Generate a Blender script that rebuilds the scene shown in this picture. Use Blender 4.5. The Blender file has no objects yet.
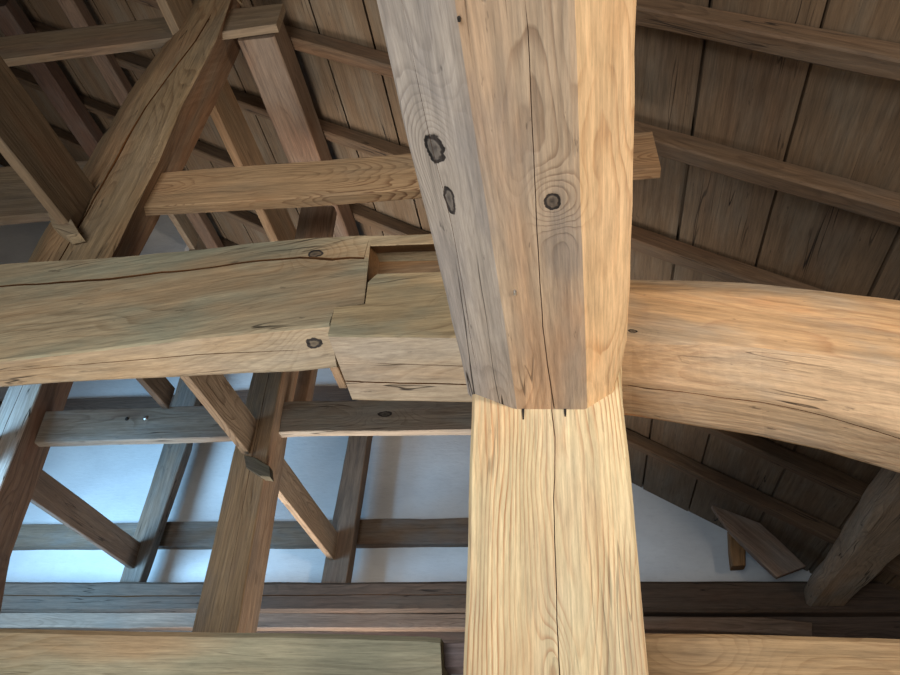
import bpy, math, random
import numpy as np
from mathutils import Vector, Matrix, noise

random.seed(7)
col = bpy.context.scene.collection
# ------------------------------------------------------------------ camera
YAW, PITCH, ROLL, FPX, SLOPE = -0.18535244, 0.62377558, 0.06127466, 738.35, 0.54691497
def cam_axes():
    a, b, c = YAW, PITCH, ROLL
    f = np.array([math.sin(a)*math.cos(b), math.cos(a)*math.cos(b), math.sin(b)])
    r = np.array([math.cos(a), -math.sin(a), 0.0]); u = np.cross(r, f)
    return (math.cos(c)*r+math.sin(c)*u, -(-math.sin(c)*r+math.cos(c)*u), f)
RX, DN, FW = cam_axes()
R3 = np.array([RX, DN, FW])
def ray(x, y):
    return R3.T @ np.array([(x-450)/FPX, (y-337.5)/FPX, 1.0])
def P(x, y, Y):
    r = ray(x, y); return r*(Y/r[1])
def proj(p):
    c = R3 @ np.array(p, float)
    return np.array([450+FPX*c[0]/c[2], 337.5+FPX*c[1]/c[2]])
DVP = np.array([587.7, 878.3])

cam = bpy.data.cameras.new('camera'); cam.sensor_width = 36; cam.lens = FPX*36/900
cam.clip_start = 0.02
co = bpy.data.objects.new('camera', cam); col.objects.link(co)
m = Matrix((( RX[0], -DN[0], -FW[0], 0), (RX[1], -DN[1], -FW[1], 0), (RX[2], -DN[2], -FW[2], 0), (0, 0, 0, 1)))
co.matrix_world = m
bpy.context.scene.camera = co

YW = 5.5                                   # gable wall plane
_a = P(640, 487, YW); _t = math.tan(SLOPE)
ROOF_C = _a[2]+_t*_a[0]                    # roof underside: z = ROOF_C - _t*x
def roof_hit(x, y, gap=0.0):               # gap = vertical distance below the boards
    r = ray(x, y); return r*((ROOF_C-gap)/(r[2]+_t*r[0]))

# ------------------------------------------------------------------ materials
def srgb(h):
    v = [int(h[i:i+2], 16)/255 for i in (0, 2, 4)]
    return tuple((c/12.92 if c <= .04045 else ((c+.055)/1.055)**2.4) for c in v)+(1,)

class NT:
    def __init__(s, t): s.t = t
    def n(s, typ, **kw):
        nd = s.t.nodes.new(typ)
        for k, v in kw.items(): setattr(nd, k, v)
        return nd
    def set(s, sock, v):
        if isinstance(v, bpy.types.NodeSocket): s.t.links.new(v, sock)
        elif v is not None: sock.default_value = v
    def m(s, op, a, b=None, c=None, clamp=False):
        nd = s.n('ShaderNodeMath', operation=op, use_clamp=clamp)
        s.set(nd.inputs[0], a); s.set(nd.inputs[1], b); s.set(nd.inputs[2], c)
        return nd.outputs[0]
    def vm(s, op, a, b=None, sc=None):
        nd = s.n('ShaderNodeVectorMath', operation=op)
        s.set(nd.inputs[0], a); s.set(nd.inputs[1], b)
        if sc is not None: s.set(nd.inputs['Scale'], sc)
        return nd.outputs['Value'] if op in ('LENGTH', 'DISTANCE') else nd.outputs[0]
    def noise(s, vec, scale=1, detail=3, rough=.55):
        nd = s.n('ShaderNodeTexNoise'); s.set(nd.inputs['Vector'], vec)
        nd.inputs['Scale'].default_value = scale; nd.inputs['Detail'].default_value = detail
        nd.inputs['Roughness'].default_value = rough
        return nd.outputs[0]
    def ramp(s, fac, stops):
        nd = s.n('ShaderNodeValToRGB'); s.set(nd.inputs[0], fac); el = nd.color_ramp.elements
        while len(el) < len(stops): el.new(.5)
        for e, (p, c) in zip(el, stops):
            e.position = p; e.color = (c, c, c, 1) if not isinstance(c, tuple) else c
        return nd.outputs[0]
    def mix(s, f, a, b, bt='MIX'):
        nd = s.n('ShaderNodeMix', data_type='RGBA', blend_type=bt)
        s.set(nd.inputs[0], f); s.set(nd.inputs[6], a); s.set(nd.inputs[7], b)
        return nd.outputs[2]
    def ss(s, v, lo, hi):
        nd = s.n('ShaderNodeMapRange', interpolation_type='SMOOTHSTEP')
        s.set(nd.inputs[0], v); nd.inputs[1].default_value = lo; nd.inputs[2].default_value = hi
        return nd.outputs[0]

def wood_group():
    g = bpy.data.node_groups.new('hewn_wood', 'ShaderNodeTree'); I = g.interface
    for nm, ty, dv in (('Early', 'NodeSocketColor', (.5, .4, .3, 1)), ('Late', 'NodeSocketColor', (.3, .2, .1, 1)),
                       ('Grey', 'NodeSocketColor', (.3, .3, .3, 1)), ('Warm', 'NodeSocketColor', (.5, .3, .1, 1)),
                       ('GreyAmt', 'NodeSocketFloat', .5), ('WarmAmt', 'NodeSocketFloat', .3), ('RingAmt', 'NodeSocketFloat', .6),
                       ('Ring', 'NodeSocketFloat', .012), ('PithY', 'NodeSocketFloat', 0), ('PithZ', 'NodeSocketFloat', 0),
                       ('Swirl', 'NodeSocketFloat', 0), ('Knot', 'NodeSocketFloat', 0), ('Seed', 'NodeSocketFloat', 0),
                       ('Crack', 'NodeSocketFloat', .5), ('Bump', 'NodeSocketFloat', .4)):
        so = I.new_socket(nm, in_out='INPUT', socket_type=ty); so.default_value = dv
    I.new_socket('BSDF', in_out='OUTPUT', socket_type='NodeSocketShader')
    t = NT(g); gi = t.n('NodeGroupInput').outputs; go = t.n('NodeGroupOutput')
    pc = t.n('ShaderNodeTexCoord').outputs['Object']
    cs = t.n('ShaderNodeCombineXYZ'); sd = t.m('MULTIPLY', gi['Seed'], 7.31)
    for k in range(3): t.set(cs.inputs[k], sd)
    ps = t.vm('ADD', pc, cs.outputs[0])
    st = lambda v, k: t.vm('MULTIPLY', ps, v) if k else None
    n1 = t.noise(t.vm('MULTIPLY', ps, (.9, 3.2, 3.2)), 1, 2)
    n2 = t.noise(t.vm('MULTIPLY', ps, (3.0, 14, 14)), 1, 3)
    sx = t.n('ShaderNodeSeparateXYZ'); t.set(sx.inputs[0], pc)
    dy = t.m('SUBTRACT', sx.outputs[1], gi['PithY']); dz = t.m('SUBTRACT', sx.outputs[2], gi['PithZ'])
    r = t.m('SQRT', t.m('ADD', t.m('MULTIPLY', dy, dy), t.m('MULTIPLY', dz, dz)))
    r = t.m('ADD', r, t.m('MULTIPLY', t.m('SUBTRACT', n1, .5), .22))
    r = t.m('ADD', r, t.m('MULTIPLY', t.m('SUBTRACT', n2, .5), .018))
    r = t.m('ADD', r, gi['Swirl'])
    ph = t.m('FRACT', t.m('DIVIDE', r, gi['Ring']))
    late = t.ramp(ph, [(0, .0), (.5, .08), (.78, .85), (.86, 1), (.95, 0)])
    lvar = t.noise(t.vm('MULTIPLY', ps, (2, 9, 9)), 1, 2)
    late = t.m('MULTIPLY', late, t.m('MULTIPLY', t.ss(lvar, .25, .7), gi['RingAmt']))
    fib = t.noise(t.vm('MULTIPLY', ps, (9, 150, 150)), 1, 4, .75)
    fib2 = t.noise(t.vm('MULTIPLY', ps, (1.6, 45, 45)), 1, 3, .6)
    pat = t.noise(t.vm('MULTIPLY', ps, (1.8, 5.5, 5.5)), 1, 4, .6)
    pat2 = t.noise(t.vm('MULTIPLY', t.vm('ADD', ps, (11., 5., 3.)), (1.3, 4.5, 4.5)), 1, 3, .55)
    c = t.mix(late, gi['Early'], gi['Late'])
    c = t.mix(t.m('MULTIPLY', t.ss(pat, .42, .66), gi['GreyAmt']), c, gi['Grey'])
    c = t.mix(t.m('MULTIPLY', t.ss(pat2, .46, .68), gi['WarmAmt']), c, gi['Warm'])
    v = t.m('ADD', .40, t.m('MULTIPLY', fib, 1.15)); v = t.m('MULTIPLY', v, t.m('ADD', .50, t.m('MULTIPLY', fib2, 1.0)))
    cc = t.n('ShaderNodeCombineXYZ')
    for k in range(3): t.set(cc.inputs[k], v)
    c = t.mix(1, c, cc.outputs[0], 'MULTIPLY')
    # fine drying checks
    ck = t.noise(t.vm('MULTIPLY', ps, (.8, 17, 17)), 1, 2, .5)
    ck = t.m('ABSOLUTE', t.m('SUBTRACT', ck, .5))
    ck = t.m('SUBTRACT', 1, t.ss(ck, .002, .011))
    cm = t.ss(t.noise(t.vm('MULTIPLY', t.vm('ADD', ps, (3., 9., 1.)), (1.7, 6, 6)), 1, 2), .53, .66)
    ck = t.m('MULTIPLY', t.m('MULTIPLY', ck, cm), gi['Crack'])
    c = t.mix(ck, c, (.02, .014, .01, 1))
    # stains and worm marks
    sp = t.noise(t.vm('MULTIPLY', ps, (9, 42, 42)), 1, 4, .65)
    sm = t.m('MULTIPLY', t.ss(sp, .655, .72), t.m('MULTIPLY', gi['Crack'], .6))
    c = t.mix(sm, c, (.035, .026, .02, 1))
    kn = t.mix(t.ss(fib2, .35, .65), (.010, .008, .007, 1), (.05, .04, .036, 1))
    c = t.mix(gi['Knot'], c, kn)
    h = t.m('ADD', t.m('MULTIPLY', fib, .35), t.m('MULTIPLY', fib2, .8))
    h = t.m('SUBTRACT', h, t.m('MULTIPLY', late, .35)); h = t.m('SUBTRACT', h, t.m('MULTIPLY', ck, 2.2))
    h = t.m('ADD', h, t.m('MULTIPLY', pat, 1.2)); h = t.m('SUBTRACT', h, t.m('MULTIPLY', gi['Knot'], .5))
    b = t.n('ShaderNodeBump'); t.set(b.inputs['Height'], h); t.set(b.inputs['Strength'], gi['Bump'])
    b.inputs['Distance'].default_value = .006
    bs = t.n('ShaderNodeBsdfPrincipled'); t.set(bs.inputs['Base Color'], c); t.set(bs.inputs['Normal'], b.outputs[0])
    bs.inputs['Roughness'].default_value = .72; bs.inputs['Specular IOR Level'].default_value = .25
    t.set(go.inputs[0], bs.outputs[0])
    return g
WG = wood_group()
_seed = [1.0]
def wood(name, early, late, grey='8a8078', warm='c08a55', ga=.5, wa=.3, ra=.6, ring=.012, pith=(0., 0.), crack=.6, bump=.45, knots=(), ob=None, seed=None):
    mt = bpy.data.materials.new(name); mt.use_nodes = True; mt.node_tree.nodes.clear()
    t = NT(mt.node_tree); g = t.n('ShaderNodeGroup'); g.node_tree = WG
    _seed[0] += 1.37
    for k, v in (('Early', srgb(early)), ('Late', srgb(late)), ('Grey', srgb(grey)), ('Warm', srgb(warm)), ('GreyAmt', ga), ('WarmAmt', wa),
                 ('RingAmt', ra), ('Ring', ring), ('PithY', pith[0]), ('PithZ', pith[1]), ('Seed', seed if seed is not None else _seed[0]), ('Crack', crack), ('Bump', bump)):
        g.inputs[k].default_value = v
    if knots:
        pc = t.n('ShaderNodeTexCoord').outputs['Object']; sw = None; kd = None
        inv = ob.matrix_world.inverted()
        wob = t.noise(t.vm('SCALE', pc, sc=55.0), 1, 2); wob = t.m('MULTIPLY', t.m('SUBTRACT', wob, .5), .7)
        for (w, rad, el, *dk) in knots:
            l = inv @ Vector(w)
            d = t.vm('LENGTH', t.vm('MULTIPLY', t.vm('SUBTRACT', pc, tuple(l)), (1/(rad*el), 1/rad, 1/rad)))
            e = t.m('MULTIPLY', t.m('EXPONENT', t.m('MULTIPLY', t.m('MULTIPLY', d, d), -.10)), .075)
            sw = e if sw is None else t.m('ADD', sw, e)
            dd = t.m('ADD', d, wob)
            rim = t.ramp(dd, [(0, .95), (.35, .7), (.55, .6), (.7, 1), (.93, 1), (1, 0)])
            k = t.m('MULTIPLY', rim, dk[0] if dk else 1.0)
            kd = k if kd is None else t.m('MAXIMUM', kd, k)
        t.set(g.inputs['Swirl'], sw); t.set(g.inputs['Knot'], kd)
    o = t.n('ShaderNodeOutputMaterial'); t.set(o.inputs[0], g.outputs[0])
    return mt

# ------------------------------------------------------------------ mesh building
def dress(o, label=None, cat=None, group=None, kind=None):
    if label: o['label'] = label
    if cat: o['category'] = cat
    if group: o['group'] = group
    if kind: o['kind'] = kind
    return o

def frame(xd, up, org):
    x = Vector(xd).normalized(); u = Vector(up); z = (u-x*u.dot(x)).normalized(); y = z.cross(x)
    M = Matrix((x, y, z)).transposed().to_4x4(); M.translation = Vector(org)
    return M

def link(name, verts, faces, M=None, mat=None, parent=None):
    me = bpy.data.meshes.new(name)
    if M is None:
        c = sum((Vector(v) for v in verts), Vector())/len(verts); M = Matrix.Translation(c)
    inv = M.inverted()
    me.from_pydata([tuple(inv @ Vector(v)) for v in verts], [], faces)
    import bmesh
    bm = bmesh.new(); bm.from_mesh(me); bmesh.ops.recalc_face_normals(bm, faces=bm.faces); bm.to_mesh(me); bm.free()
    o = bpy.data.objects.new(name, me); col.objects.link(o)
    if parent is not None:
        o.parent = parent; o.matrix_parent_inverse = parent.matrix_world.inverted()
    o.matrix_world = M
    o.matrix_basis = M if parent is None else M
    if mat: me.materials.append(mat)
    return o

def lerp_keys(keys, t):
    if t <= keys[0][0]: return keys[0][1:], t >= keys[0][0]-1e-6
    for a, b in zip(keys, keys[1:]):
        if t <= b[0]:
            f = (t-a[0])/max(1e-9, b[0]-a[0]); return tuple(x+(y-x)*f for x, y in zip(a[1:], b[1:])), True
    return keys[-1][1:], t <= keys[-1][0]+1e-6

def loft_geo(rings, step=.07, bev=.008, wob=.003, cracks=(), seed=0., sub_ts=None):
    """rings: list of lists of corner points (same count).  Returns verts, faces."""
    rings = [[Vector(p) for p in r] for r in rings]
    cen = [sum(r, Vector())/len(r) for r in rings]
    acc = [0.0]
    for a, b in zip(cen, cen[1:]): acc.append(acc[-1]+(b-a).length)
    L = acc[-1]
    out = []
    for i in range(len(rings)-1):
        seg = acc[i+1]-acc[i]; n = max(1, int(round(seg/step)))
        if seg < .02: n = 1
        for k in range(n): out.append((i, k/n))
    out.append((len(rings)-2, 1.0))
    verts = []; cnt = None; eid = []
    for (i, f) in out:
        r = [a.lerp(b, f) for a, b in zip(rings[i], rings[i+1])]
        s = acc[i]+(acc[i+1]-acc[i])*f; t = s/max(L, 1e-6)
        c = sum(r, Vector())/len(r); N = len(r)
        # edge waviness
        rr = []
        for j, p in enumerate(r):
            d = (p-c)
            if d.length > 1e-6: d.normalize()
            w = noise.noise(Vector((s*2.3+seed, j*7.7+seed, 1.3)))*wob + noise.noise(Vector((s*9+seed, j*5.1, 8.3)))*wob*.4
            rr.append(p+d*w)
        ring = []; eid = []
        for j in range(N):
            eid += [(j-1) % N, j]
            p0, p1, p2 = rr[j-1], rr[j], rr[(j+1) % N]
            e0 = (p0-p1); e1 = (p2-p1)
            b0 = min(bev, .3*e0.length); b1 = min(bev, .3*e1.length)
            ring.append(p1+e0.normalized()*b0 if e0.length > 1e-7 else p1.copy())
            ring.append(p1+e1.normalized()*b1 if e1.length > 1e-7 else p1.copy())
            for (ei, keys) in cracks:
                if ei == j:
                    (fr, w, d), on = lerp_keys(keys, t)
                    if not on: w = .0003; d = .0003
                    a, bb = rr[j], rr[(j+1) % N]; ed = bb-a
                    fr += noise.noise(Vector((s*4+seed, 3.3, ei)))*.02 + noise.noise(Vector((s*15+seed, 1.3, ei)))*.006
                    q = a+ed*fr; n_in = (c-q); n_in -= ed.normalized()*n_in.dot(ed.normalized()) if ed.length > 1e-6 else Vector()
                    n_in.normalize(); ex = ed.normalized()*(w/2)
                    ring += [q-ex, q+n_in*d, q+ex]; eid += [-1, -1, j]
        cnt = len(ring); verts += ring
    faces = []
    M = len(out)
    for i in range(M-1):
        for j in range(cnt):
            k = (j+1) % cnt
            faces.append((i*cnt+j, i*cnt+k, (i+1)*cnt+k, (i+1)*cnt+j))
    faces.append(tuple(range(cnt))[::-1]); faces.append(tuple((M-1)*cnt+j for j in range(cnt)))
    LAST['eid'] = eid; LAST['rings'] = M
    return verts, faces

LAST = {}
def loft(name, rings, mat, parent=None, up=(0, 0, 1), extra=(), **kw):
    v, f = loft_geo(rings, **kw); main = (list(LAST['eid']), LAST['rings'])
    for (r2, kw2) in extra:
        v2, f2 = loft_geo(r2, **kw2); o = len(v); v += v2; f += [tuple(a+o for a in q) for q in f2]
    c0 = sum((Vector(p) for p in rings[0]), Vector())/len(rings[0]); c1 = sum((Vector(p) for p in rings[-1]), Vector())/len(rings[-1])
    o = link(name, v, f, frame(c1-c0, up, (c0+c1)/2), mat, parent)
    BODY[o.name] = main
    return o
BODY = {}
def slots(o, edge_slots, extra_slot=None):
    eid, m = BODY[o.name]; c = len(eid)
    for k, p in enumerate(o.data.polygons):
        if k < (m-1)*c:
            e = eid[k % c]
            if e in edge_slots: p.material_index = edge_slots[e]
        elif extra_slot is not None and k >= (m-1)*c+2: p.material_index = extra_slot

def px_rings(stations, Y0, depth, up_back=0.0):
    out = []
    for s in stations:
        pr = [P(q[0], q[1], Y0+(q[2] if len(q) > 2 else 0)) for q in s]
        yb = Y0+depth
        a = np.array([pr[-1][0], yb, pr[-1][2]+up_back]); b = np.array([pr[0][0], yb, pr[0][2]])
        if abs(pr[-1][1]-yb) < 1e-4: a = a+np.array([0, .002, .0])
        out.append([tuple(p) for p in pr]+[tuple(a), tuple(b)])
    return out

def xbeam(name, stations, Y0, depth, mat, up=(0, 0, 1), parent=None, **kw):
    return loft(name, px_rings(stations, Y0, depth), mat, parent, up=up, **kw)

def solve(F, d, px):
    """length s so that F+s*d projects onto the image line from px towards the depth vanishing point"""
    ln = np.array([DVP[0]-px[0], DVP[1]-px[1]]); nrm = np.array([-ln[1], ln[0]])
    lo, hi = 0.0, 1.5
    g = lambda s: (proj(np.array(F)+s*np.array(d))-np.array(px)) @ nrm
    a = g(lo)
    for k in range(1, 151):
        s = k*.01
        if g(s)*a <= 0: lo, hi = s-.01, s; break
    for _ in range(30):
        mid = (lo+hi)/2
        if g(mid)*g(lo) <= 0: hi = mid
        else: lo = mid
    return (lo+hi)/2

def ybeam(name, Fp, Tp, Up, Y1, Y2, mat, Yref=None, side=-1, Y1px=None, Y2px=None, parent=None, report=False, **kw):
    """beam running into depth; F lower visible corner line, T top of side face line, U far edge of the underside line"""
    Yref = Yref or (Y1+Y2)/2
    F = P(Fp[0], Fp[1], Yref)
    h = solve(F, (0, 0, 1), Tp); w = solve(F, (side, 0, 0), Up)
    A = np.array([F[0], Y1, F[2]]); B = np.array([F[0], Y2, F[2]])
    if Y2px is not None:
        B = P(Y2px[0], Y2px[1], Y2); A = F+(B-F)*((Y1-Yref)/(Y2-Yref))
    rings = []
    for q in (A, B):
        x, y, z = q
        rings.append([(x, y, z), (x, y, z+h), (x+side*w, y, z+h), (x+side*w, y, z)])
    print(name, 'h %.3f w %.3f' % (h, w), 'F', F.round(2))
    return loft(name, rings, mat, parent, **kw)

# ------------------------------------------------------------------ palette
W = {}
def mk(k, **kw):
    W[k] = kw
mk('pale',   early='c9b995', late='a47650', grey='b0a58f', warm='cca074', ga=.4, wa=.4, ra=1., ring=.015)
mk('girder', early='b09b84', late='7c6450', grey='877d75', warm='b88c64', ga=.65, wa=.45, ra=.75, ring=.010)
mk('green',  early='9b8b70', late='705a41', grey='85836f', warm='a57f58', ga=.85, wa=.5, ra=.55, ring=.016)
mk('orange', early='bd9b74', late='916645', grey='9c9180', warm='c68c5a', ga=.75, wa=.65, ra=.5, ring=.016)
mk('tan',    early='a08463', late='6d5038', grey='7f7260', warm='a27650', ga=.45, wa=.35, ra=.8, ring=.012)
mk('brown',  early='846d57', late='5c4635', grey='71675d', warm='815d44', ga=.45, wa=.35, ra=.65, ring=.013)
mk('dark',   early='635145', late='43362c', grey='585049', warm='5f4537', ga=.5, wa=.35, ra=.5, ring=.013)
mk('greyw',  early='a89f92', late='756a5e', grey='a5a29c', warm='96714f', ga=.7, wa=.3, ra=.6, ring=.014, crack=1.)
mk('sill',   early='57473b', late='3b3026', grey='4e473f', warm='574337', ga=.6, wa=.3, ra=.6, ring=.014, crack=1.)
mk('roof',   early='6d5a46', late='4e3d2e', grey='716657', warm='5f4633', ga=.65, wa=.3, ra=.3, ring=.03, crack=1.)
mk('rafter', early='65513e', late='463527', grey='5e5347', warm='6a4b35', ga=.5, wa=.4, ra=.6, ring=.013, crack=.9)
def wd(k, **kw):
    d = dict(W[k]); d.update(kw); return wood('wood_'+k, **d)

TH = lambda o, label, cat, group=None: dress(o, label, cat, group)

# ------------------------------------------------------------------ centre post
YP = 1.8
o = xbeam('post', [[(455.5, 900), (671, 900)], [(463, 675), (650, 675)], [(468, 520), (634.5, 520)], [(472, 400), (623, 400)], [(475, 275), (621, 275)]], YP, .4, None, up=(0, 1, 0),
          bev=.009, wob=.004, cracks=[(0, [(.05, .50, .002, .02), (.5, .515, .0022, .03), (.8, .53, .003, .03), (.92, .53, .0035, .03)])])
fz = P(455, 900, YP)
# carry it down to the floor
def floor_ring(z):
    a = P(455.5, 900, YP); b = P(671, 900, YP)
    return [(a[0], YP, z), (b[0], YP, z), (b[0], YP+.4, z), (a[0], YP+.4, z)]
bpy.data.objects.remove(o)
rg = px_rings([[(463, 675), (650, 675)], [(468, 520), (634.5, 520)], [(472, 400), (623, 400)], [(475, 275), (621, 275)]], YP, .4)
rg = [floor_ring(-1.5), floor_ring(-.2)]+rg
o = loft('post', rg, None, up=(0, 1, 0), bev=.009, wob=.004, step=.06,
         cracks=[(0, [(.6, .52, .0022, .02), (.7, .52, .0026, .03), (.80, .54, .002, .03), (.92, .535, .0035, .03)])])
o.data.materials.append(wd('pale', pith=(.03, -.16), ob=o, knots=[(P(556, 672, YP), .010, 3.5, .25)], crack=.35, bump=.5))
POST = o
TH(o, 'thick pale squared wooden post in the foreground carrying the overhead girder', 'post')

# ------------------------------------------------------------------ overhead girder (octagonal, comes towards the viewer)
VPG = (604, 977); rv = ray(*VPG); rv = rv/np.linalg.norm(rv)
far = [P(470, 391, YP), P(515, 409, YP), P(585, 409, YP), P(613, 392, YP)]
A, B, C, D = far
far = [tuple(A), tuple(B), tuple(C), tuple(D), (D[0]+.01, YP, D[2]+.2), (D[0]-.07, YP, D[2]+.30), (A[0]+.08, YP, A[2]+.30), (A[0]-.01, YP, A[2]+.2)]
rings = []
for L, br in ((-.02, 0), (.03, .006), (.1, .022), (.2, .034), (.4, .036), (.6, .036), (.8, .034), (1.0, .030), (1.3, .03)):
    r = [np.array(p)-rv*L for p in far]
    for k in (3, 4): r[k] = r[k]+np.array([br, 0, br*.35])
    for k in (0, 7): r[k] = r[k]-np.array([.008, 0, 0])
    rings.append([tuple(p) for p in r])
o = loft('girder', rings[::-1], None, bev=.006, wob=.005, step=.05,
         cracks=[(1, [(.15, .62, .0015, .012), (.45, .55, .002, .02), (.72, .5, .0022, .03), (1.0, .56, .003, .03)]),
                 (0, [(.2, .35, .001, .01), (.5, .42, .0012, .012), (.85, .3, .0012, .012)])])
def on_plane(px, p0, p1, p2):
    p0, p1, p2 = map(np.array, (p0, p1, p2)); n = np.cross(p1-p0, p2-p0); r = ray(*px)
    return r*((p0 @ n)/(r @ n))
pl = lambda px, i: on_plane(px, far[i], far[i+1], np.array(far[i])-rv)
gk = [(pl((436, 148), 0), .024, 1.6), (pl((450, 199), 0), .013, 3.0), (pl((552, 202), 1), .018, 1.3)]
gs = dict(ob=o, pith=(.0, .22), bump=.6, knots=gk, seed=5.2)
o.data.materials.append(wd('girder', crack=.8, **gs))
o.data.materials.append(wd('girder', early='a69b90', late='7c7168', grey='8b8480', warm='a8937e', ga=.7, wa=.3, crack=1., **gs))  # left facets: weathered grey, with their dimmer cool light painted in
o.data.materials.append(wd('girder', early='d6b78f', late='ac8058', grey='c0a78a', warm='d89f68', ga=.3, wa=.6, crack=.2, **gs))  # right facets: honey wood, with warm light from the right painted in
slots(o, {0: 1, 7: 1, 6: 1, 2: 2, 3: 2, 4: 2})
GIRDER = o
TH(o, 'broad faceted overhead girder running towards the viewer from the pale post top', 'beam')

# ------------------------------------------------------------------ left arched beam with scarf joint
YB = 1.9
st = [[(-90, 276), (-90, 372, 0), (-90, 396, .14)], [(0, 264), (0, 361, 0), (0, 387, .14)], [(100, 257), (100, 350, 0), (100, 380, .14)],
      [(200, 247.5), (200, 337, 0), (200, 375, .14)], [(300, 238), (300, 327.5, 0), (300, 370.5, .14)], [(330, 236), (329, 325, 0), (337, 367, .14)],
      [(335.5, 236), (335, 309, 0), (335.5, 309.2, .02)], [(364, 234.5), (364, 303.5, 0), (364.5, 303.8, .02)], [(369, 234.5), (370, 246, 0), (370, 246.3, .02)],
      [(500, 231), (500, 242, 0), (500, 242.3, .02)]]
rg = px_rings(st, YB, .28, .13)
back = px_rings([[(352, 236), (352, 290)], [(520, 231), (520, 290)]], YB+.15, .12)
o = loft('arched_beam', rg, None, bev=.007, wob=.006, step=.05, extra=[(back, dict(bev=.003, wob=.002))],
         cracks=[(0, [(.0, .27, .006, .03), (.15, .27, .009, .04), (.32, .26, .012, .05), (.49, .24, .008, .04), (.62, .235, .010, .05), (.665, .27, .014, .06), (.70, .33, .012, .06), (.735, .33, .010, .05), (.745, .36, .010, .05), (.79, .31, .006, .04)]),
                 (1, [(.05, .35, .001, .01), (.2, .4, .0025, .015), (.5, .45, .003, .02), (.62, .5, .0015, .01)])])
o.data.materials.append(wd('green', ob=o, pith=(.1, .02), crack=.8, bump=.5, knots=[(P(315, 254, YB), .020, 1.5), (P(314, 344, YB+.05), .022, 1.5)]))
o.data.materials.append(wd('tan', ob=o, early='75583a', late='553a24'))  # recess faces: cut-wood brown, darkened to paint in the recess shade
o.data.materials.append(wd('green', ob=o, early='ab9b84', late='7f6c55', grey='9d9283', warm='a98b68', ga=.6, crack=.9, knots=[(P(314, 344, YB+.05), .022, 1.5)]))  # lower facet: sapwood copy, paler to paint in light from below
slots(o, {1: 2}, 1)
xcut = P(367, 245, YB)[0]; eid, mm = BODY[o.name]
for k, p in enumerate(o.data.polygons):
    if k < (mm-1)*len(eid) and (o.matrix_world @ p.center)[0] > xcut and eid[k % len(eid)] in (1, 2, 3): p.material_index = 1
TH(o, 'left arched tie beam with a long open crack, stepped at its scarf joint', 'beam')

st = [[(335, 306.5), (327.5, 335, 0), (352, 399, .2)], [(365, 303, 0), (366, 336, 0), (380, 400, .2)], [(368, 281), (369, 336, 0), (383, 400, .2)], [(377, 273), (380, 336, 0), (390, 400, .2)], [(440, 271.5), (445, 336.5, 0), (450, 401, .2)], [(500, 271), (500, 337, 0), (500, 402, .2)]]
o = xbeam('beam_end', st, YB-.008, .205, None, bev=.005, wob=.003, step=.04,
          cracks=[(1, [(.3, .42, .0016, .008), (1, .45, .0018, .008)]), (1, [(.0, .72, .004, .02), (.5, .72, .005, .02), (1, .73, .004, .02)])])
o.data.materials.append(wd('green', ob=o, pith=(.1, .1), early='a08a68', ga=.7, warm='a67a50', crack=.7, knots=[(P(447, 306, YB), .008, 1.4)]))
o.data.materials.append(wd('green', ob=o, early='ab9a84', late='7f6b55', grey='a09587', warm='ac8c6c', ga=.6, crack=.9)); slots(o, {1: 1})  # paler underside copy: light from below painted into the colour
TH(o, 'short scarfed beam end between the left arched beam and the pale post', 'beam')

# ------------------------------------------------------------------ right arched beam
YR = 1.88
st = [[(600, 277, .06), (600, 289, 0), (600, 343, 0), (600, 381, .12), (600, 410, .26)],
      [(632, 279, .06), (632, 290, 0), (632, 343, 0), (632, 383, .12), (632, 413.5, .26)],
      [(700, 281, .05), (700, 291, 0), (700, 343, 0), (700, 390, .12), (702, 425, .26)],
      [(760, 284.5, .04), (760, 294, 0), (762, 346, 0), (760, 398, .12), (765, 434.5, .26)],
      [(820, 290, .03), (820, 296, 0), (820, 353, 0), (822, 411, .12), (824, 447.5, .26)],
      [(900, 299, .02), (900, 304, 0), (900, 366, 0), (900, 433, .12), (902, 471, .26)],
      [(1000, 313, .02), (1000, 319, 0), (1000, 390, 0), (1000, 466, .12), (1004, 508, .26)]]
o = xbeam('arched_beam', st, YR, .28, None, bev=.006, wob=.006, step=.05,
          cracks=[(3, [(.05, .12, .002, .015), (.3, .12, .003, .02), (.55, .10, .003, .02), (.8, .15, .0035, .02), (1, .1, .002, .01)])])
o.data.materials.append(wd('orange', ob=o, pith=(.12, .0), crack=.7, bump=.6, knots=[(P(633, 331, YR), .007, 2.2)]))
o.data.materials.append(wd('orange', ob=o, early='bfa586', late='947257', grey='a4998a', warm='c29a70', ga=.6, wa=.4, crack=1.)); slots(o, {2: 1, 3: 1})  # lower faces paler and greyer, light from below painted in
TH(o, 'right arched tie beam with warm orange tone and a thin crack along its underside', 'beam')

# ------------------------------------------------------------------ struts and posts
YT = 1.93
st = []
for (yy, xl, xa, xb, xr, ln) in ((320, -2, 10, 80, 108, 0), (262, 28, 38, 108, 136, 0), (163, 84, 96, 157, 184, -.02), (108, 118, 128, 180, 206, -.05), (40, 167, 176, 216, 233, -.09), (-6, 197, 205, 233, 243, -.10)):
    st.append([(xl, yy, .06+ln), (xa, yy, ln), (xb, yy, ln), (xr, yy-3, .2+ln)])
o = xbeam('strut_post', st, YT, .21, None, up=(0, 1, 0), bev=.012, wob=.012, step=.06,
          cracks=[(1, [(.05, .30, .006, .03), (.28, .30, .008, .04), (.45, .28, .014, .05), (.6, .34, .009, .05), (.9, .55, .010, .05)])])
o.data.materials.append(wd('tan', ob=o, pith=(.05, .1), early='8b7558', late='624b35', crack=1., bump=.7, knots=[(P(158, 155, YT), .012, 1.6)]))
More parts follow.
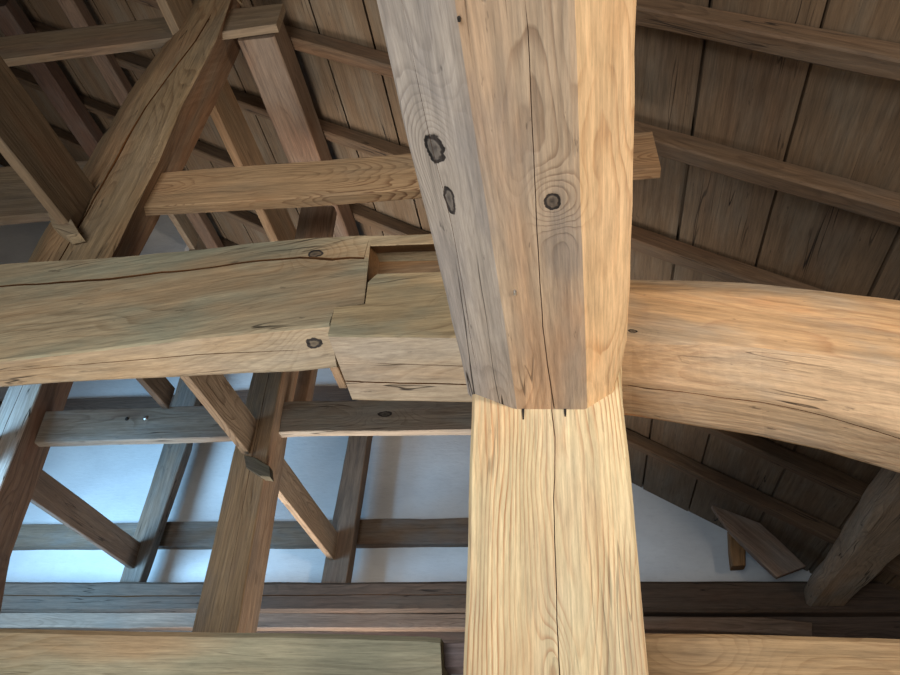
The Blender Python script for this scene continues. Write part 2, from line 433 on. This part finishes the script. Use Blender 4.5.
o.data.materials.append(wd('tan', ob=o, early='755a43', late='51392a', warm='7c5539', wa=.5)); slots(o, {2: 1, 3: 1})
TH(o, 'stout cracked strut post rising from the left arched beam at upper left', 'post')

YM = 3.5
def vpost(name, stations, Y, depth, mat, down=None, **kw):
    rg = px_rings(stations, Y, depth)
    if down is not None:
        b = [np.array(p) for p in rg[0]]
        rg = [[(p[0], p[1], down) for p in b]]+rg
    return loft(name, rg, mat, up=(0, 1, 0), step=.12, **kw)
# middle post
o = vpost('post', [[(190, 640), (236, 640)], [(246, 400), (277, 400)], [(270, 300), (297, 300)], [(276, 275), (302, 275)]], YM, .24, None, down=-1.5, bev=.006, wob=.006,
          cracks=[(0, [(.5, .6, .001, .01), (.8, .55, .003, .02), (.9, .55, .003, .02)])])
o.data.materials.append(wd('brown', ob=o, early='957a5a', late='6e5238', pith=(.02, -.1), crack=.7))
o.data.materials.append(wd('brown', ob=o, early='9a8067', late='6f543f', warm='9a7050', wa=.5)); slots(o, {1: 1})  # side face copy, warmer: warm light on that side painted in
TH(o, 'tall brown post in mid distance left of the pale post, pierced by tie boards', 'post')
# far left post
o = vpost('post', [[(-88, 640), (-40, 640)], [(-55, 540), (-20, 540)], [(6, 392), (40, 388)], [(28, 340), (58, 340)], [(38, 315), (68, 315)]], YM-.02, .27, None, down=-1.5, bev=.006, wob=.006,
          cracks=[(0, [(.55, .5, .002, .02), (.8, .4, .004, .03), (1, .5, .003, .03)])])
o.data.materials.append(wd('greyw', ob=o, pith=(0, -.1), crack=1., wa=.6, warm='a0714a'))
o.data.materials.append(wd('brown', ob=o, early='745d4d', late='4f3c31', warm='744f3c', wa=.5)); slots(o, {1: 1})
TH(o, 'weathered grey post with reddish side at the left edge below the arched beam', 'post')
o = vpost('short_post', [[(290, 262), (325, 262)], [(295, 235), (329, 235)], [(301, 206), (334, 206)]], 2.6, .06, None, bev=.006, wob=.003)
o.data.materials.append(wd('brown', ob=o, early='7d6856', late='5a4739'))
TH(o, 'short weathered post between the honey-brown tie board and left arched beam', 'post')
# small wall posts
o = vpost('wall_post', [[(116, 592), (136, 592)], [(163, 444), (187, 444)], [(170, 410), (193, 410)], [(190, 340), (212, 340)]], 5.22, .1, None, bev=.006, wob=.006)
o.data.materials.append(wd('greyw', ob=o, early='68625a', late='443e38', grey='66635e', crack=1.))
TH(o, 'slim split grey upright on the sill in front of blue-lit plaster, left', 'post')
o = vpost('wall_post', [[(319, 592), (345, 592)], [(348, 437), (368, 437)], [(356, 400), (375, 400)], [(370, 330), (388, 330)]], 5.22, .12, None, bev=.006, wob=.006)
o.data.materials.append(wd('dark', ob=o, early='7b6857', crack=1.))
TH(o, 'slim dark brown upright on the sill between middle post and pale post', 'post')
o = vpost('wall_post', [[(286, 425), (302, 425)], [(293, 385), (309, 385)], [(297, 370), (312, 370)], [(318, 280), (330, 280)]], 3.85, .1, None, bev=.005, wob=.003)
o.data.materials.append(wd('brown', ob=o))
TH(o, 'short brown upright just behind the middle post above the tie board', 'post')

# ------------------------------------------------------------------ tie boards in X
o = xbeam('tie_board', [[(120, 178), (120, 210)], [(150, 173), (140, 207)], [(300, 161.5), (300, 198)], [(420, 152), (420, 188.5)], [(560, 138), (560, 176)], [(652, 131), (661, 168)]], 1.98, .055, None, bev=.004, wob=.003)
o.data.materials.append(wd('tan', ob=o, pith=(.04, .02), ring=.0065, ra=1.1, crack=.4, knots=[(P(382, 174, 2.06), .011, 1.8)]))
TH(o, 'honey-brown tie board from cracked strut post past the girder to a stub end', 'board')
o = xbeam('tie_board', [[(-60, 46), (-60, 68)], [(0, 37), (0, 60)], [(165, 16.5), (165, 39)], [(225, 9.5), (225, 31.5)], [(283, 3), (276, 24.5)]], 1.88, .045, None, bev=.004, wob=.002)
o.data.materials.append(wd('brown', ob=o, early='7d6b55', late='5d4b3a', crack=.3))
TH(o, 'narrow tie board crossing the cracked strut post near the top left corner', 'board')
o = xbeam('tie_board', [[(-70, 172), (-70, 226)], [(0, 167), (0, 217)], [(60, 162), (60, 212)], [(120, 158), (120, 208)]], 2.12, .055, None, bev=.004, wob=.003)
o.data.materials.append(wd('brown', ob=o, early='7c6b55', late='5c4c3b'))
TH(o, 'wide tie board at the left edge running behind the long side brace', 'board')
o = xbeam('tie_board', [[(20, 412), (20, 443.5)], [(48, 411), (40, 442.5)], [(150, 407), (150, 439.5)], [(225, 404), (225, 437)], [(293, 401), (293, 432)], [(400, 400), (400, 431)], [(500, 399), (500, 430)]], 3.60, .06, None, bev=.005, wob=.004)
o.data.materials.append(wd('brown', ob=o, early='85796a', late='5f5143', grey='85827a', ga=.8, warm='6a4a38', pith=(.1, .05), crack=.9, knots=[(P(385, 414, 3.60), .02, 2.2)]))
MID_TIE = o
TH(o, 'long grey-brown tie board threaded through the middle post', 'board')

# ------------------------------------------------------------------ bottom beams
o = xbeam('tie_beam', [[(-120, 626), (-120, 720)], [(0, 627.5), (0, 720)], [(200, 630), (200, 720)], [(360, 633), (360, 720)], [(425, 635), (429, 720)], [(440, 636.5), (444, 720)]], 2.3, .2, None, bev=.02, wob=.004)
o.data.materials.append(wd('green', ob=o, early='97917b', late='746a50', pith=(.1, -.05), crack=.3))
TH(o, 'pale tie beam along the bottom left edge, stopping short of the post', 'beam')
o = xbeam('tenon_block', [[(441, 643), (441, 668)], [(500, 641), (500, 668)]], 2.36, .1, None, bev=.003, wob=.001)
o.data.materials.append(wd('dark', ob=o, early='6d6363', grey='605c62'))
TH(o, 'short dark tenon block between bottom left tie beam and pale post', 'block')
o = xbeam('tie_beam', [[(560, 631), (560, 720)], [(645, 632.5), (645, 722)], [(780, 634.5), (780, 725)], [(900, 637), (900, 730)], [(1050, 641), (1050, 738)]], 2.28, .2, None, bev=.015, wob=.004)
o.data.materials.append(wd('tan', ob=o, early='a58c6a', late='785b3d', pith=(.1, -.03), ra=.9, crack=.3, knots=[(P(700, 662, 2.28), .03, 2.2, 0.)]))
TH(o, 'tan tie beam with swirling grain along the bottom right edge', 'beam')

# ------------------------------------------------------------------ sill and wall rails
st = lambda x: [(x, 581.5-(.0 if x < 600 else 1)), (x, 611.5), ]
o = xbeam('sill_beam', [st(-160), st(0), st(300), st(600), st(1000)], 5.12, .36, None, bev=.02, wob=.008, step=.15,
          cracks=[(0, [(.1, .45, .006, .03), (.3, .5, .01, .03), (.5, .45, .006, .03), (.7, .5, .004, .02)])])
o.data.materials.append(wd('sill', ob=o))
TH(o, 'heavy dark sill beam spanning the foot of the plaster gable', 'beam')
o = xbeam('ledge_board', [[(-160, 611), (-160, 627)], [(112, 612), (112, 628)], [(300, 612), (300, 628)], [(640, 616), (640, 629)], [(760, 617), (760, 632)], [(812, 622), (812, 636)]], 5.16, .1, None, bev=.006, wob=.008, step=.15)
o.data.materials.append(wd('brown', ob=o, early='7f6a5a', late='584739', warm='78583f'))
TH(o, 'lighter reddish ledge board below the dark sill beam', 'board')
o = xbeam('ledge_board', [[(-160, 613), (-160, 665)], [(1000, 613), (1000, 665)]], 5.24, .1, None, bev=.006, wob=.008, step=.15)
o.data.materials.append(wd('dark', ob=o))
TH(o, 'long dark board beneath the sill beam, mostly behind the lighter ledge', 'board')
o = xbeam('wall_rail', [[(-160, 526), (-160, 548)], [(11, 524.5), (11, 547)], [(250, 521), (250, 545.5)], [(468, 518), (468, 543.5)], [(560, 517), (560, 542.5)]], 5.42, .12, None, bev=.004, wob=.009, step=.12)
o.data.materials.append(wd('dark', ob=o, early='7d6a58', late='5e4c3d', grey='75706a', ga=.7))
TH(o, 'long grey-brown rail let into the plaster a little above the sill', 'rail')
o = xbeam('wall_rail', [[(-60, 403), (-60, 425)], [(60, 399), (60, 420)], [(160, 396), (160, 420)], [(305, 386), (305, 410)], [(520, 380), (520, 405)]], 5.40, .12, None, bev=.004, wob=.008, step=.12)
o.data.materials.append(wd('dark', ob=o))
TH(o, 'dark upper wall rail just showing above the mid tie board', 'rail')

# ------------------------------------------------------------------ tie members running into depth
o = ybeam('side_brace', (75, 232), (50, 124), (23, 182), .9, 1.915, None, Yref=1.915, bev=.004, wob=.003)
o.data.materials.append(wd('brown', ob=o, early='6f5d49', late='57463a', grey='6b5f50', crack=.2, ra=.4))
LB = o
# wedge at its end
wm = wd('brown', early='8b7a60')
w = xbeam('wedge', [[(47, 209), (52, 226)], [(62, 209), (66, 236)], [(69, 216), (79, 233)]], 1.865, .05, None, parent=None, bev=.002, wob=.001)
w.data.materials.append(wm); mw = w.matrix_world.copy(); w.parent = LB; w.matrix_parent_inverse = LB.matrix_world.inverted(); w.matrix_basis = mw
w['label'] = 'lighter wedge at the brace foot'
TH(o, 'dark side brace in front of the cracked strut post, running off the left edge', 'brace')

o = ybeam('tie_board', (180, 32), (225, 75), (206, 104), 1.0, 3.58, None, Yref=1.87, Y2px=(347, 388), bev=.004, wob=.002)
o.data.materials.append(wd('tan', ob=o, early='806a52', late='5f4a37', crack=.3))
TH(o, 'slim tie board piercing the cracked strut post near its top', 'board')

o = ybeam('tie_board', (176, 219), (188, 217), (170, 219), 3.2, 4.59, None, Yref=4.2, bev=.004, wob=.002)
o.data.materials.append(wd('brown', ob=o, early='83735f'))
TH(o, 'small tie board beside the blue plaster patch above the left arched beam', 'board')

o = ybeam('tie_board', (168, 408), (167, 378), (136, 380), 2.3, 3.59, None, Yref=3.58, bev=.004, wob=.002)
o.data.materials.append(wd('dark', ob=o, early='5a4b3d', late='45382d'))
TH(o, 'dark tie board going back to the mid tie board under the left arched beam', 'board')

o = ybeam('tie_board', (335, 561), (224, 375), (180, 378), 2.7, 5.26, None, Yref=5.24, bev=.004, wob=.002)
o.data.materials.append(wd('brown', ob=o, early='8c7862', late='63503f', warm='806650', pith=(.08, .05), ra=.9))
TH(o, 'brown tie board with pale lower edge slanting through the middle post', 'board')
w = xbeam('wedge', [[(244, 455), (246, 467)], [(254, 457), (260, 476)], [(269, 466), (270, 477)]], YM-.03, .06, None, bev=.003, wob=.001)
w.data.materials.append(wd('dark', early='57503f', late='3f3a2d')); mw = w.matrix_world.copy(); w.parent = o; w.matrix_parent_inverse = o.matrix_world.inverted(); w.matrix_basis = mw
w['label'] = 'dark greenish wedge under the board'

o = ybeam('tie_board', (135, 569.5), (37, 465), (24.5, 498.5), 3.0, 5.26, None, Yref=5.24, bev=.004, wob=.002)
o.data.materials.append(wd('brown', ob=o, early='7c6a5b', late='5a493c', warm='70594a'))
TH(o, 'brown tie board running from the left edge post to the slim grey upright', 'board')

# ------------------------------------------------------------------ purlins
def purlin(Fp, Tp, Up, hh, Y1, Y2, mat, label, **kw):
    # find the depth at which the purlin's top meets the rafters
    Y = .8
    best = None
    for k in range(200):
        Y = .8+k*.03
        F = P(Fp[0], Fp[1], Y); h = solve(F, (0, 0, 1), Tp)
        gap = (ROOF_C-_t*F[0])-(F[2]+h)-.11
        if best is None or abs(gap) < best[0]: best = (abs(gap), Y)
    o = ybeam('purlin', Fp, Tp, Up, Y1, Y2, mat, Yref=best[1], wob=.006, bev=.008, **kw)
    print('purlin', label, best)
    return o
o = purlin((283, 60), (298, 60), (245, 60), .2, 1.93, 5.5, None, 'D2')
o.data.materials.append(wd('brown', ob=o, early='6f5b4a', late='4d3b2f', warm='6c4a35', wa=.5, crack=.8))
TH(o, 'reddish-brown purlin running back under the rafters left of the girder', 'purlin')
o = purlin((107, 59), (116, 57), (92, 60), .2, 2.0, 5.5, None, 'D3')
o.data.materials.append(wd('dark', ob=o, early='6a5545'))
TH(o, 'narrow dark purlin under the roof left of the cracked strut post', 'purlin')
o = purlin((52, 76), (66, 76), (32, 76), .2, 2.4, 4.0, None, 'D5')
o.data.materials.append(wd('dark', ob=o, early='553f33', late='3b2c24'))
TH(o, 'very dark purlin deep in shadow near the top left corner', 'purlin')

# heavy log purlin at lower right
F0 = P(807, 607, 5.12)
def rd_ring(Y, k, dx=0, dz=0):
    x, y, z = F0[0]+dx, Y, F0[2]+dz
    return [(x, y, z), (x-.012*k, y, z+.08*k), (x+.015, y, z+.15*k), (x+.20*k, y, z+.24*k), (x+.30*k, y, z+.14*k), (x+.26*k, y, z+.01)]
o = loft('log_purlin', [rd_ring(5.2, .92), rd_ring(4.9, .97), rd_ring(4.3, 1.0, 0, .0), rd_ring(3.6, 1.1, -.02, -.0), rd_ring(2.9, 1.15, -.02, .0), rd_ring(2.3, 1.2, 0, .02)], None, bev=.02, wob=.02, step=.07)
o.data.materials.append(wd('greyw', ob=o, early='8e7d6a', late='625242', grey='8a847a', crack=1., bump=.8, knots=[(P(888, 545, 4.2), .03, 1.3)]))
TH(o, 'heavy grey-brown log purlin landing on the sill beam at lower right', 'beam')
o = xbeam('short_brace', [[(712, 505), (713, 508, .0)], [(729, 511), (730, 531)], [(760, 523), (746, 547)], [(785, 546), (762, 563)], [(806, 566), (777, 577)]], 5.05, .05, None, bev=.004, wob=.003)
o.data.materials.append(wd('dark', ob=o, early='8f7866', grey='8e8378', ga=.8))
TH(o, 'short slanting brace with pale cut end above the sill, right of the post', 'brace')
o = vpost('peg', [[(732, 566), (746, 565)], [(730, 548), (746, 548)], [(729, 528), (746, 528)]], 5.2, .1, None, bev=.01, wob=.001)
o.data.materials.append(wd('tan', ob=o, early='8e6c48'))
TH(o, 'stubby light-brown peg hanging behind the short slanting brace', 'peg')

# ------------------------------------------------------------------ roof: boards, rafters
def roofpt(x, y, gap=0.0): return (x, y, ROOF_C-_t*x-gap)
ct = math.cos(SLOPE); sn = math.sin(SLOPE)
seams = {}
for nm, q in (('A', (683, 200)), ('B', (773, 203)), ('C', (895, 242)), ('l1', (338, 92)), ('l2', (391, 110)), ('l3', (368, 22)), ('l4', (264, 115))):
    print('seam', nm, roof_hit(*q).round(3))
XA, XB, XC = (roof_hit(*q)[0] for q in ((683, 200), (773, 203), (895, 242)))
XL = sorted([roof_hit(338, 92)[0], roof_hit(391, 110)[0]])
wA = XB-XA
xs = [XA, XB, XC]
x = XC
while x < 3.6: x += .37+random.uniform(-.04, .04); xs.append(x)
x = XA
left = []
lo = XL[1]
n = max(1, round((XA-lo)/.32))
for k in range(1, n): left.append(XA-(XA-lo)*k/n)
left += [XL[1], XL[0]]
x = XL[0]
while x > -8.5: x -= .40+random.uniform(-.05, .05); left.append(x)
xs = sorted(set(left+xs))
verts, faces = [], []
def slab(c8):
    o = len(verts); verts.extend(c8)
    for f in ((0, 1, 2, 3), (7, 6, 5, 4), (0, 4, 5, 1), (1, 5, 6, 2), (2, 6, 7, 3), (3, 7, 4, 0)): faces.append(tuple(a+o for a in f))
for a, b in zip(xs, xs[1:]):
    a2, b2 = a+.006, b-.006; dz = random.uniform(-.004, .004)
    y0, y1 = .2, YW+.1
    g0 = .0+dz; g1 = -.035+dz
    slab([roofpt(a2, y0, g0), roofpt(b2, y0, g0), roofpt(b2, y1, g0), roofpt(a2, y1, g0), roofpt(a2, y0, g1), roofpt(b2, y0, g1), roofpt(b2, y1, g1), roofpt(a2, y1, g1)])
slab([roofpt(xs[0], -4, -.06), roofpt(xs[-1], -4, -.06), roofpt(xs[-1], YW+.4, -.06), roofpt(xs[0], YW+.4, -.06), roofpt(xs[0], -4, -.12), roofpt(xs[-1], -4, -.12), roofpt(xs[-1], YW+.4, -.12), roofpt(xs[0], YW+.4, -.12)])
M = Matrix.Translation((0, 2.5, ROOF_C)) @ Matrix.Rotation(SLOPE, 4, 'Y') @ Matrix.Rotation(math.pi/2, 4, 'Z')
o = link('ceiling', verts, faces, M, None)
def roof_mat():
    mt = wd('roof'); t = NT(mt.node_tree)
    return mt
o.data.materials.append(roof_mat()); dress(o, kind='structure')
RAFY = []
for y in (8, 137, 242, 330, 397, 447):
    h = roof_hit(640, y, .11); RAFY.append(h[1])
print('rafters', np.round(RAFY, 2))
names = ['top rafter crossing the upper right corner of the roof', 'second rafter down at right, level with the tie board stub',
         'third rafter down at right, dipping behind the right arched beam', 'fourth rafter down, hidden at right by the arched beam',
         'rafter with pale lower edge below the right arched beam', 'last rafter before the plaster gable, lowest of the rafters']
for k, Y in enumerate(RAFY):
    wdt = .075; hh = .11
    rings = []
    for x in (-7.9, 3.2):
        rings.append([roofpt(x, Y, hh), roofpt(x, Y, 0.002), roofpt(x, Y+wdt, 0.002), roofpt(x, Y+wdt, hh)])
    o = loft('rafter', rings, None, bev=.008, wob=.008, step=.18, seed=k*3.1)
    o.data.materials.append(wd('rafter', ob=o))
    TH(o, 'dark brown '+names[k], 'rafter', 'roof rafters')

# ------------------------------------------------------------------ walls and floor
def plaster():
    mt = bpy.data.materials.new('plaster'); mt.use_nodes = True; t = NT(mt.node_tree); bs = mt.node_tree.nodes['Principled BSDF']
    pc = t.n('ShaderNodeTexCoord').outputs['Object']
    n = t.noise(t.vm('MULTIPLY', pc, (2, 2, 3)), 1, 5, .6); n2 = t.noise(t.vm('MULTIPLY', pc, (14, 14, 40)), 1, 4, .6)
    c = t.mix(t.ss(n, .3, .7), srgb('c9c8c6'), srgb('d6d5d2')); c = t.mix(t.m('MULTIPLY', t.ss(n2, .5, .75), .25), c, srgb('b5b3b0'))
    t.set(bs.inputs['Base Color'], c); bs.inputs['Roughness'].default_value = .9
    b = t.n('ShaderNodeBump'); t.set(b.inputs['Height'], n2); b.inputs['Strength'].default_value = .3; b.inputs['Distance'].default_value = .01
    t.set(bs.inputs['Normal'], b.outputs[0]); return mt
pm = plaster()
def prism(name, poly, y0, y1, mat):
    n = len(poly); v = [(x, y0, z) for x, z in poly]+[(x, y1, z) for x, z in poly]
    f = [tuple(range(n)), tuple(range(2*n-1, n-1, -1))]+[(i, (i+1) % n, n+(i+1) % n, n+i) for i in range(n)]
    return link(name, v, f, None, mat)
XR, XLF = 3.3, -8.0
rz = lambda x: ROOF_C-_t*x+.04
o = prism('wall_back', [(XLF, -1.5), (XR, -1.5), (XR, rz(XR)), (XLF, rz(XLF))], YW, YW+.15, pm); dress(o, kind='structure')
def boxw(name, a, b, mat):
    (x0, y0, z0), (x1, y1, z1) = a, b
    v = [(x0, y0, z0), (x1, y0, z0), (x1, y1, z0), (x0, y1, z0), (x0, y0, z1), (x1, y0, z1), (x1, y1, z1), (x0, y1, z1)]
    return dress(link(name, v, [(0, 3, 2, 1), (4, 5, 6, 7), (0, 1, 5, 4), (1, 2, 6, 5), (2, 3, 7, 6), (3, 0, 4, 7)], None, mat), kind='structure')
fl = wd('pale', early='b79c74', late='8f7350', ring=.02)
boxw('floor', (XLF, -4, -1.6), (XR, YW, -1.5), fl)
boxw('wall_right', (XR, -4, -1.5), (XR+.15, YW+.15, rz(XR)+.1), pm)
boxw('wall_left', (XLF-.15, -4, -1.5), (XLF, YW+.15, rz(XLF)+.1), pm)

YI = 4.6
xa, xb = P(60, 300, YI)[0], P(197, 215, YI)[0]
o = prism('wall_inner', [(xa, P(100, 330, YI)[2]), (xb, P(195, 330, YI)[2]), (xb, rz(xb)-.05), (xa, rz(xa)-.05)], YI, YI+.06, pm); dress(o, kind='structure')
# small marks and fittings
def child(o, par, label=None):
    mw = o.matrix_world.copy(); o.parent = par; o.matrix_parent_inverse = par.matrix_world.inverted(); o.matrix_basis = mw
    if label: o['label'] = label
    return o
iron = bpy.data.materials.new('dark_socket'); iron.use_nodes = True
iron.node_tree.nodes['Principled BSDF'].inputs['Base Color'].default_value = (.015, .012, .01, 1); iron.node_tree.nodes['Principled BSDF'].inputs['Roughness'].default_value = .9
steel = bpy.data.materials.new('nail_steel'); steel.use_nodes = True
steel.node_tree.nodes['Principled BSDF'].inputs['Base Color'].default_value = (.6, .6, .6, 1); steel.node_tree.nodes['Principled BSDF'].inputs['Metallic'].default_value = 1; steel.node_tree.nodes['Principled BSDF'].inputs['Roughness'].default_value = .4
for (x0, y0, x1, y1) in ((521.5, 408, 524.5, 419), (563.5, 408, 566.5, 416)):
    w = xbeam('peg_slot', [[(x0, y0), (x1, y0)], [(x0+1, y1), (x1-.5, y1)]], YP-.003, .02, iron, up=(0, 1, 0), bev=.0005, wob=0)
    child(w, POST, 'dark slot under the girder end')
for (px, py) in ((459, 19), ):
    q = pl((px, py), 0)
    v = [(q[0]+.003*math.cos(a), q[1]+dy, q[2]+.003*math.sin(a)) for dy in (-.004, .004) for a in [k*math.pi/4 for k in range(8)]]
    child(link('nail_hole', v, [tuple(range(8)), tuple(range(15, 7, -1))]+[(k, (k+1) % 8, 8+(k+1) % 8, 8+k) for k in range(8)], None, iron), GIRDER, 'small round dark nail hole')
for (px, py, rr, par, mt, Yq) in ((127, 419, .012, MID_TIE, iron, 3.60), (145.5, 418, .014, MID_TIE, steel, 3.60), (515, 292.5, .004, GIRDER, steel, None)):
    q = P(px, py, Yq) if Yq else pl((px, py), 1)
    rng = [(1.0, .006), (1.0, -.004), (.55, -.009)]
    v = [(q[0]+rr*f*math.cos(a), q[1]+dy, q[2]+rr*f*math.sin(a)) for f, dy in rng for a in [k*math.pi/5 for k in range(10)]]
    fc = [tuple(range(10)), tuple(range(29, 19, -1))]+[(b*10+k, b*10+(k+1) % 10, b*10+10+(k+1) % 10, b*10+10+k) for b in (0, 1) for k in range(10)]
    child(link('nail_head', v, fc, None, mt), par)
# inner faces of the open drying cracks
ckm = wood('crack_wood', '6a4526', '3c2515', grey='4a3320', warm='7a4c24', crack=.2)
for o in list(bpy.data.objects):
    if o.name in BODY and -1 in BODY[o.name][0]:
        o.data.materials.append(ckm); slots(o, {-1: len(o.data.materials)-1})
# ------------------------------------------------------------------ light
w = bpy.data.worlds.new('world'); bpy.context.scene.world = w; w.use_nodes = True
bg = w.node_tree.nodes['Background']; bg.inputs[0].default_value = (.9, .93, 1, 1); bg.inputs[1].default_value = .10
def area(name, loc, tgt, sx, sy, e, c):
    l = bpy.data.lights.new(name, 'AREA'); l.shape = 'RECTANGLE'; l.size = sx; l.size_y = sy; l.energy = e; l.color = c
    o = bpy.data.objects.new(name, l); col.objects.link(o); o.location = loc
    o.rotation_euler = (Vector(tgt)-Vector(loc)).to_track_quat('-Z', 'Y').to_euler(); return o
l1 = area('daylight_fill_left', (-4.7, 2.7, .9), (-3.0, 5.5, 1.75), 2.0, 1.4, 84, (.33, .64, 1)); l1.data.spread = math.radians(85)  # lamp added inside the room, in place of an unseen left window
l2 = area('window_daylight_behind', (-1.4, -2.2, -.4), (-.2, 2, 1.1), 2.4, 1.6, 47, (.95, .98, 1)); l2.data.spread = math.radians(100)
l3 = area('lamp_right', (2.3, -.4, .5), (.2, 1.7, 1.2), .4, .4, 20, (1, .84, .68)); l3.data.spread = math.radians(80)
l4 = area('floor_bounce_fill', (-1.2, 4.3, -1.3), (-1.5, 4.1, 3), 3.0, 1.0, 64, (1, .93, .86)); l4.data.spread = math.radians(65)  # unseen upward lamp, added to stand for daylight bounced off the floor
l5 = area('floor_bounce_fill_near', (-1.6, 1.2, -1.3), (-1.6, 1.4, 3), 2.2, 1.4, 20, (1, .95, .86)); l5.data.spread = math.radians(90)  # added low lamp, lights near undersides as floor bounce would
vs = bpy.context.scene.view_settings
bpy.context.scene.view_settings.view_transform = 'Standard'; vs.look = 'None'; vs.gamma = 1; vs.use_curve_mapping = False; vs.exposure = 0
